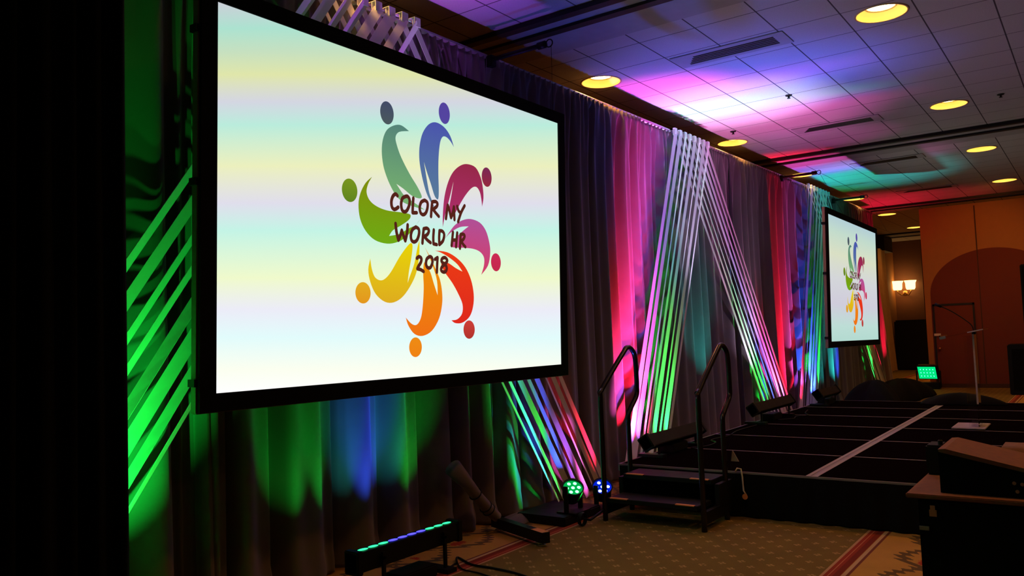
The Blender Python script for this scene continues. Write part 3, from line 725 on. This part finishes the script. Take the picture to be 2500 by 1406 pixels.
# coloured beams; many are added where no fixture stands
def beams(lst):
    for a in lst: beam_light(*a)
beams([
 # x, y, z, colour, watts, lean along the stage, width, tilt, vertical spread
 # bar on the carpet under the big screen
 (3.75, 4.08, .34, GR, 30, -8, 40, 36, 78), (3.98, 4.08, .34, GR, 30, -4, 26, 36, 78), (4.20, 4.08, .34, CY, 22, 0, 26, 36, 78),
 (4.34, 4.08, .34, BL, 80, 0, 26, 36, 78), (4.48, 4.08, .34, BL, 80, 4, 26, 36, 78), (4.60, 4.08, .34, CY, 26, 4, 26, 36, 78), (4.72, 4.08, .34, GR, 34, 12, 44, 36, 78),
 # hidden bar at far left
 (1.3, 4.0, .34, GR, 150, 10, 60, 40, 80), (1.7, 4.0, .34, GR, 240, 16, 60, 38, 80), (1.95, 4.0, .34, GR, 240, 26, 50, 38, 78),
 # pars left of the steps, then added beams with no lamp
 (6.40, 3.85, .22, GR, 90, -24, 24, 52, 116), (6.62, 3.85, .22, GR, 90, -28, 14, 52, 116), (6.72, 3.85, .22, CY, 110, -30, 14, 52, 116), (6.85, 3.85, .22, GR, 60, -28, 14, 52, 116), (7.0, 3.85, .22, BL, 120, -28, 14, 52, 116),
 (7.2, 3.85, .22, PU, 100, -28, 14, 52, 116), (7.35, 3.85, .22, PK, 130, -28, 14, 52, 116), (7.5, 3.9, .25, RD, 110, -20, 24, 40, 100),
 (5.3, 4.0, .3, PU, 420, -6, 44, 4, 40), (6.0, 4.0, .3, PK, 160, -16, 30, 2, 30), (7.5, 3.85, .3, (.25, .35, 1), 45, 0, 40, 30, 80),
 # below the left ribbon leg
 (8.2, 4.04, .26, RD, 1700, 14, 26, 24, 70), (8.5, 4.04, .26, RD, 700, 14, 24, 24, 70), (8.5, 4.04, .26, PK, 380, 10, 22, 8, 36), (8.8, 4.04, .26, PU, 500, 8, 24, 5, 30), (7.95, 4.04, .26, PK, 420, 22, 20, 14, 70), (8.1, 4.04, .26, PU, 420, 22, 16, 14, 90),
 (8.25, 4.04, .26, PU, 300, 22, 16, 12, 90), (8.45, 4.04, .26, BL, 240, 22, 18, 10, 90), (8.68, 4.04, .26, GR, 240, 22, 14, 22, 90), (8.82, 4.04, .26, GR, 260, 22, 14, 24, 90), (8.98, 4.04, .26, GR, 240, 22, 18, 24, 90),
 (10.8, 3.9, .7, CY, 90, 0, 60, 26, 80),
 # upward beams added around the stage bars to colour ceiling and drape tops
 (8.6, 3.9, .6, BL, 420, 6, 50, -4, 60), (9.6, 3.9, .6, BL, 520, 4, 44, -8, 60), (10.4, 3.95, .6, WH, 900, 2, 40, 0, 44), (11.4, 3.95, .6, PK, 420, 4, 44, -2, 50), (9.0, 4.0, .6, PU, 300, 4, 34, 4, 30),
 (9.5, 3.7, .6, WH, 90, 0, 100, -20, 90), (7.0, 3.9, .4, BL, 160, -6, 50, -12, 60),
 # below the right ribbon leg
 (13.15, 4.04, .26, GR, 420, -32, 14, 20, 90), (13.35, 4.04, .26, GR, 320, -33, 12, 20, 90), (13.55, 4.04, .26, BL, 420, -34, 12, 18, 90), (13.7, 4.04, .26, BL, 340, -34, 12, 18, 90),
 (13.9, 4.04, .26, PK, 480, -34, 14, 18, 90), (14.1, 4.04, .26, PK, 360, -33, 14, 18, 90), (14.3, 4.04, .26, RD, 200, -30, 20, 24, 90),
 (12.4, 3.9, .6, WH, 120, -2, 70, 16, 80),
 # below the far ribbons
 (14.35, 4.04, .26, RD, 1700, 2, 22, 24, 70), (14.6, 4.04, .26, PK, 900, 8, 20, 14, 60), (14.45, 4.04, .26, RD, 260, 22, 12, 22, 90), (14.75, 4.04, .26, PU, 240, 22, 12, 18, 90), (15.1, 4.04, .26, BL, 900, 14, 22, 20, 80),
 (15.25, 4.04, .26, BL, 380, 20, 20, 18, 80), (15.55, 4.04, .26, GR, 320, 20, 16, 20, 80), (15.75, 4.04, .26, GR, 220, 26, 20, 18, 80), (17.4, 3.9, .6, CY, 420, 0, 60, -4, 50), (16.6, 3.9, .3, CY, 60, 10, 50, 34, 80),
 (15.6, 3.9, .6, PK, 200, 0, 40, -6, 50),
 (12.9, 3.7, .6, PK, 160, 8, 30, -2, 40), (17.6, 4.0, .3, CY, 260, 0, 40, 32, 80), (18.0, 4.0, .3, BL, 260, -4, 30, 32, 80), (21.6, 3.9, .5, RD, 170, 2, 50, -4, 60), (22.4, 3.9, .3, RD, 420, 0, 50, 26, 80),  # no lamp here; beams added to colour screen frame, drapes and ceiling
 (20.6, 4.0, .3, GR, 260, -24, 20, 34, 90), (21.2, 3.9, .3, RD, 320, 0, 50, 20, 80),
])

# far small green flood
def flood():
    cx, cy, cz = 22.55, 3.62, .42
    t = thing('flood_light', 'green glowing square LED flood light by the edge of the partition', 'stage light', (cx, cy, 0))
    q = Matrix.Translation((cx, cy, cz)) @ Matrix.Rotation(math.radians(-14), 4, 'Z') @ Matrix.Rotation(-.30, 4, 'Y')
    MB().box(-.06, .08, -.24, .24, -.18, .18, q, bev=.02).obj('housing', 'black_metal', t)
    MB().box(-.066, -.061, -.215, .215, -.155, .155, q).obj('lens_panel', 'flood_green', t)
    for r in range(3):
        for c in range(5):
            MB().disc(q @ Vector((-.069, -.15+c*.075, -.085+r*.085)), .016, q.to_3x3() @ Vector((-1, 0, 0)), 10).obj('led', 'flood_dot', t)
    MB().box(cx-.12, cx+.2, cy-.26, cy+.26, 0, .16, bev=.02).box(cx-.02, cx+.02, cy-.28, cy-.25, .1, .45).box(cx-.02, cx+.02, cy+.25, cy+.28, .1, .45).obj('base', 'black_metal', t)
    spot('beam', q @ Vector((-.1, 0, 0)), (-1, -.2, .3), GR, 6, 100, .8, .1)
flood()

# wall sconce in the room beyond
t = thing('wall_sconce', 'glowing double shade wall sconce on the dark pier', 'wall lamp', (32.85, 5.95, 2.7))
for dy in (-.26, .18):
    MB().lathe([(.13, -.16), (.16, -.1), (.17, .08), (.21, .17), (.205, .17), (.165, .08)], (32.55, 5.88+dy, 3.02), 24).obj('shade', 'sconce_glass', t, smooth=True)
    MB().tube([(32.84, 5.86, 2.75), (32.65, 5.86+dy*.6, 2.68), (32.55, 5.88+dy, 2.78), (32.55, 5.88+dy, 2.87)], .022, 8).obj('arm', 'brass', t, smooth=True)
MB().lathe([(.0, .0), (.1, .01), (.09, .03), (.03, .05)], (32.85, 5.86, 2.75), 20, Matrix.Rotation(-PI/2, 3, 'Y')).obj('backplate', 'brass', t)
spot('sconce_light', (32.2, 5.8, 3.0), (1, 0, -.1), (1, .42, .1), 18, 160, .9, .15)
tag(MB().box(31.2, 32.6, 4.2, 6.0, 0, 1.75, bev=.05).obj('cabinet', 'black_plastic'), 'black box standing in for the dark openings below the wall sconce', 'cabinet')  # plain black box added for the dark area beyond the gap

# one warm spot aimed at the partition
spot('wash', (20.4, 1.6, 4.6), (1, .3, -.55), WARM, 95, 90, .9, .2)

# loudspeakers at the far right edge
t = thing('loudspeaker', 'tall black loudspeaker at the right edge in front of the partition', 'loudspeaker', (21.4, 1.2, 0))
MB().box(21.0, 21.6, .75, 1.42, 1.12, 2.85, bev=.02).obj('cabinet_body', 'black_plastic', t)
MB().box(20.985, 21.0, .8, 1.38, 1.18, 2.8).obj('grille', 'black_cloth', t)
t = thing('subwoofer', 'black subwoofer box under the tall loudspeaker at right', 'loudspeaker', (21.4, 1.2, 0))
MB().box(20.9, 21.7, .7, 1.76, 0, 1.1, bev=.02).obj('cabinet_body', 'black_plastic', t)
MB().box(20.885, 20.9, .78, 1.68, .1, 1.0).obj('grille', 'black_cloth', t)

# cloth heaps
def heap(name, label, x, y, z0, rx, ry, h, seed, mat='black_cloth'):
    mb = MB(); n, m_ = 28, 8; vs = []
    for j in range(m_+1):
        q = j/m_
        for i in range(n):
            a = 2*PI*i/n; r = math.cos(PI*q/2)*(1+.22*math.sin(3*a+seed)+.12*math.sin(7*a+2*seed))
            vs.append((x+rx*r*math.cos(a), y+ry*r*math.sin(a), z0+h*math.sin(PI*q/2)**1.4*(1+.1*(1-q)*math.sin(5*a+seed))+.004))
    fs = [(j*n+i, j*n+(i+1) % n, (j+1)*n+(i+1) % n, (j+1)*n+i) for j in range(m_) for i in range(n)] + [tuple(range(n))[::-1]]
    o = mb.add(vs, fs).obj(name, mat, smooth=True)
    return tag(o, label, 'cloth')
heap('cloth_heap', 'black cloth heap on the far edge of the stage behind the lectern', 14.1, 1.85, .4, .28, .5, .17, 1)
heap('cloth_heap', 'black cloth heap on the floor below the small screen', 16.3, 3.55, 0, 1.0, .5, .62, 2)
heap('cloth_heap', 'black cloth pooled at the far foot of the small screen', 19.4, 3.7, 0, 1.6, .5, .45, 4)
heap('cloth_heap', 'bunched grey drape hem on the carpet behind the metal foot', 6.15, 4.42, 0, .30, .14, .07, 3, 'velour')

# acrylic lectern with gooseneck microphone
LX, LY, LZ = 11.07, 1.355, .4
t = thing('lectern', 'clear acrylic lectern standing on the stage', 'lectern', (LX, LY, LZ))
MB().box(LX-.28, LX+.28, LY-.175, LY+.175, LZ+.012, LZ+.026, bev=.004).obj('base', 'acrylic_edge', t)
for a in (-.24, .24):
    for b in (-.14, .14):
        MB().lathe([(.012, 0), (.014, .012)], (LX+a, LY+b, LZ), 10).disc((LX+a, LY+b, LZ+.0005), .012, (0, 0, -1), 10).obj('foot', 'chrome', t)
MB().box(LX-.13, LX+.13, 1.25, 1.262, LZ+.026, LZ+1.11).obj('front_panel', 'acrylic', t)
for a in (-.13, .12):
    MB().box(LX+a, LX+a+.01, 1.263, 1.36, LZ+.026, LZ+1.09).obj('side_panel', 'acrylic', t)
MB().box(LX-.143, LX-.131, 1.246, 1.264, LZ+.29, LZ+1.11).obj('edge_strip', 'acrylic_edge', t)
q = Matrix.Translation((LX, LY, LZ+1.12)) @ Matrix.Rotation(math.radians(-11), 4, 'X')
MB().box(-.27, .27, -.225, .225, -.005, .005, q, bev=.003).obj('reading_shelf', 'acrylic', t)
MB().box(-.276, -.2705, -.225, -.06, -.007, .007, q).obj('shelf_edge', 'acrylic_edge', t)
MB().box(-.27, .27, .226, .236, -.005, .03, q).obj('shelf_lip', 'acrylic', t)
MB().box(-.285, -.265, .17, .24, -.02, .012, q, bev=.004).obj('corner_bracket', 'chrome', t)
t = thing('gooseneck_microphone', 'thin black gooseneck microphone rising from the lectern', 'microphone', (LX, LY-.08, LZ+1.14))
gm = smooth_curve([(LY-.10, 1.50), (LY-.09, 1.60), (LY-.02, 1.68), (LY+.12, 1.79), (LY+.24, 1.86)], False, 6)
MB().tube([(LX-.06, p.x, p.y) for p in gm], .006, 8).obj('gooseneck', 'black_metal', t, smooth=True)
MB().tube([(LX-.06, LY+.22, 1.85), (LX-.06, LY+.29, 1.885)], .018, 12).obj('mic_head', 'black_metal', t, smooth=True)
MB().lathe([(.022, 0), (.02, .02), (.006, .03)], (LX-.06, LY-.10, 1.535-.03), 12).obj('mount', 'black_metal', t)

# ================================================================== FOOT AND WRAPPED BRACE BY THE DRAPE HEM
t = thing('stand_foot', 'black metal foot with an orange taped end lying on the carpet', 'stand', (5.72, 4.38, 0))
a, b = Vector((5.74, 4.44, .085)), Vector((5.45, 3.70, .085)); d_ = (b-a).normalized(); s_ = Vector((-d_.y, d_.x, 0))*.035
def beam(p, q_, z0, z1, w=1):
    ss = s_*w
    return MB().add([p-ss+Vector((0,0,z0)), q_-ss+Vector((0,0,z0)), q_+ss+Vector((0,0,z0)), p+ss+Vector((0,0,z0)),
                     p-ss+Vector((0,0,z1)), q_-ss+Vector((0,0,z1)), q_+ss+Vector((0,0,z1)), p+ss+Vector((0,0,z1))],
                    [(0,3,2,1),(4,5,6,7),(0,1,5,4),(1,2,6,5),(2,3,7,6),(3,0,4,7)])
beam(a, b, -.055, .03).obj('beam', 'black_metal', t)
beam(b-d_*.17, b-d_*.01, .0301, .032, .96).obj('end_tape', 'orange_tape', t)
MB().lathe([(.0, .0), (.03, .0), (.03, .012), (.012, .014), (.012, .032)], (b.x-d_.x*.06, b.y-d_.y*.06, 0), 16).obj('levelling_foot', 'chrome', t)
MB().lathe([(.0, .0), (.03, .0), (.03, .012), (.012, .014), (.012, .032)], (a.x+d_.x*.06, a.y+d_.y*.06, 0), 16).obj('levelling_foot', 'chrome', t)
t = thing('wrapped_brace', 'slanting brace wrapped in grey cloth and tied with cord', 'stand', (5.7, 4.4, .1))
pts = [(5.20, 4.44, .62), (5.34, 4.41, .47), (5.46, 4.40, .34), (5.58, 4.39, .22), (5.70, 4.38, .12)]
MB().tube(pts, .05, 14, rr=[.075, .055, .048, .052, .045]).obj('cloth_wrap', 'velour', t, smooth=True)
for f_ in ((5.44, 4.40, .362), (5.60, 4.39, .20), (5.56, 4.39, .235)):
    c = Vector(f_); dd = Vector((.7, 0, -.7)).normalized(); a1 = Vector((0, 1, 0)); b1 = dd.cross(a1)
    MB().tube([c+(a1*math.cos(k_*PI/8)+b1*math.sin(k_*PI/8))*.056 for k_ in range(17)], .005, 6, cap=False).obj('tie_cord', 'black_plastic', t)

# cables
def cable(label, pts, r=.008, name='power_cable'):
    p2 = smooth_curve([(p[0], p[1]) for p in pts], False, 6)
    zs_ = [p[2] for p in pts]
    out = []
    for i, p in enumerate(p2):
        f_ = i/6; k_ = min(int(f_), len(zs_)-2); out.append((p.x, p.y, zs_[k_]+(zs_[k_+1]-zs_[k_])*(f_-k_)))
    tag(MB().tube(out, r, 8).obj(name, 'black_plastic', smooth=True), label, 'cable')
cable('black cable crossing the carpet border in front of the LED bar', [(4.7, 4.0, .02), (4.85, 4.12, .01), (4.75, 3.9, .01), (4.75, 3.7, .01), (4.72, 3.45, .01), (4.6, 3.1, .01)])
cable('second thinner black cable beside the first on the carpet', [(4.6, 3.98, .02), (4.72, 4.02, .009), (4.62, 3.88, .009), (4.60, 3.7, .009), (4.5, 3.4, .009), (4.3, 3.1, .009)], .006)
cable('tangled black cable on the stage by the left LED bar', [(8.3, 3.7, .41), (8.5, 3.6, .408), (8.8, 3.62, .408), (9.0, 3.75, .408), (9.4, 3.7, .408), (9.9, 3.78, .408), (10.5, 3.75, .41)])
cable('black cable looping on the stage by the right LED bar', [(11.2, 3.7, .41), (11.4, 3.55, .408), (11.7, 3.6, .408), (11.9, 3.5, .408), (12.2, 3.62, .408), (12.6, 3.7, .408)])
# safety pendant hanging by the second handrail
t = thing('hanging_tag', 'white cord loop with a small orange tag hanging by the right handrail', 'tag', (7.08, 2.74, .5))
MB().tube([(7.09, 2.75, .40), (7.09, 2.73, .435), (7.10, 2.70, .43), (7.10, 2.69, .36), (7.10, 2.685, .24), (7.10, 2.66, .2)], .007, 8).obj('cord', 'white_plastic', t, smooth=True)
MB().lathe([(0, 0), (.025, .0), (.025, .006), (0, .006)], (7.09, 2.67, .19), 14, Matrix.Rotation(-PI/2, 3, 'Y')).obj('disc', 'orange_tape', t)
MB().add([(7.06, 2.77, .50), (7.06, 2.70, .50), (7.06, 2.755, .60), (7.07, 2.77, .50), (7.07, 2.70, .50), (7.07, 2.755, .60)], [(0, 1, 2), (3, 5, 4), (0, 3, 4, 1), (1, 4, 5, 2), (2, 5, 3, 0)]).obj('paper_tag', 'white_tape', t)

# ================================================================== FOREGROUND TECH DESK
t = thing('road_case', 'large black road case at the lower right corner', 'case', (4.5, .2, 0))
MB().box(4.12, 5.3, -.9, .742, .0, .878, bev=.01).obj('body', 'black_cloth', t)
MB().box(4.09, 5.33, -.93, .785, .88, .90, bev=.004).obj('lid', 'case_top', t)
MB().box(4.112, 4.12, .665, .695, .80, .83).box(4.108, 4.113, .67, .69, .815, .85).obj('latch_or_glint', 'chrome', t)  # chrome bits added as a lamp's reflection in the gear
MB().box(4.113, 4.12, .70, .74, .735, .752).obj('handle_tag', 'white_tape', t)
t = thing('mixing_console', 'black mixing console under a dusty brown sloped cover on the road case', 'console', (4.3, .2, .90))
def side_wedge(x0, x1, pr):
    n = len(pr)
    return MB().add([(x0, a, b) for a, b in pr]+[(x1, a, b) for a, b in pr], [tuple(range(n)), tuple(range(n, 2*n))[::-1]]+[(i, (i+1) % n, (i+1) % n+n, i+n) for i in range(n)])
side_wedge(4.16, 4.56, [(-.12, .902), (.65, .902), (.65, 1.085), (-.12, .915)]).obj('body', 'black_cloth', t)
side_wedge(4.145, 4.575, [(-.14, .916), (.645, 1.086), (.648, 1.098), (.62, 1.101), (-.14, .928)]).obj('dust_cover', 'case_top', t)
for yy, zz in ((.36, .965), (.33, .962), (.35, .93)):
    MB().lathe([(.0, 0), (.008, .0), (.008, .006), (0, .006)], (4.158, yy, zz), 12, Matrix.Rotation(-PI/2, 3, 'Y')).obj('knob', 'chrome', t)
t = thing('desk_box', 'small black box standing at the left end of the console', 'box', (4.7, .74, .90))
MB().box(4.62, 4.78, .70, .78, .902, 1.05, bev=.008).obj('body', 'black_plastic', t)
MB().lathe([(.012, 0), (.012, .02), (.006, .025)], (4.66, .715, 1.05), 12).obj('knob', 'black_metal', t)
t = MB().box(4.62, 4.95, .0, .50, .902, 1.045, bev=.05).obj('padded_bag', 'case_top', smooth=True)
tag(t, 'rounded dusty bag behind the console at the right edge', 'bag')
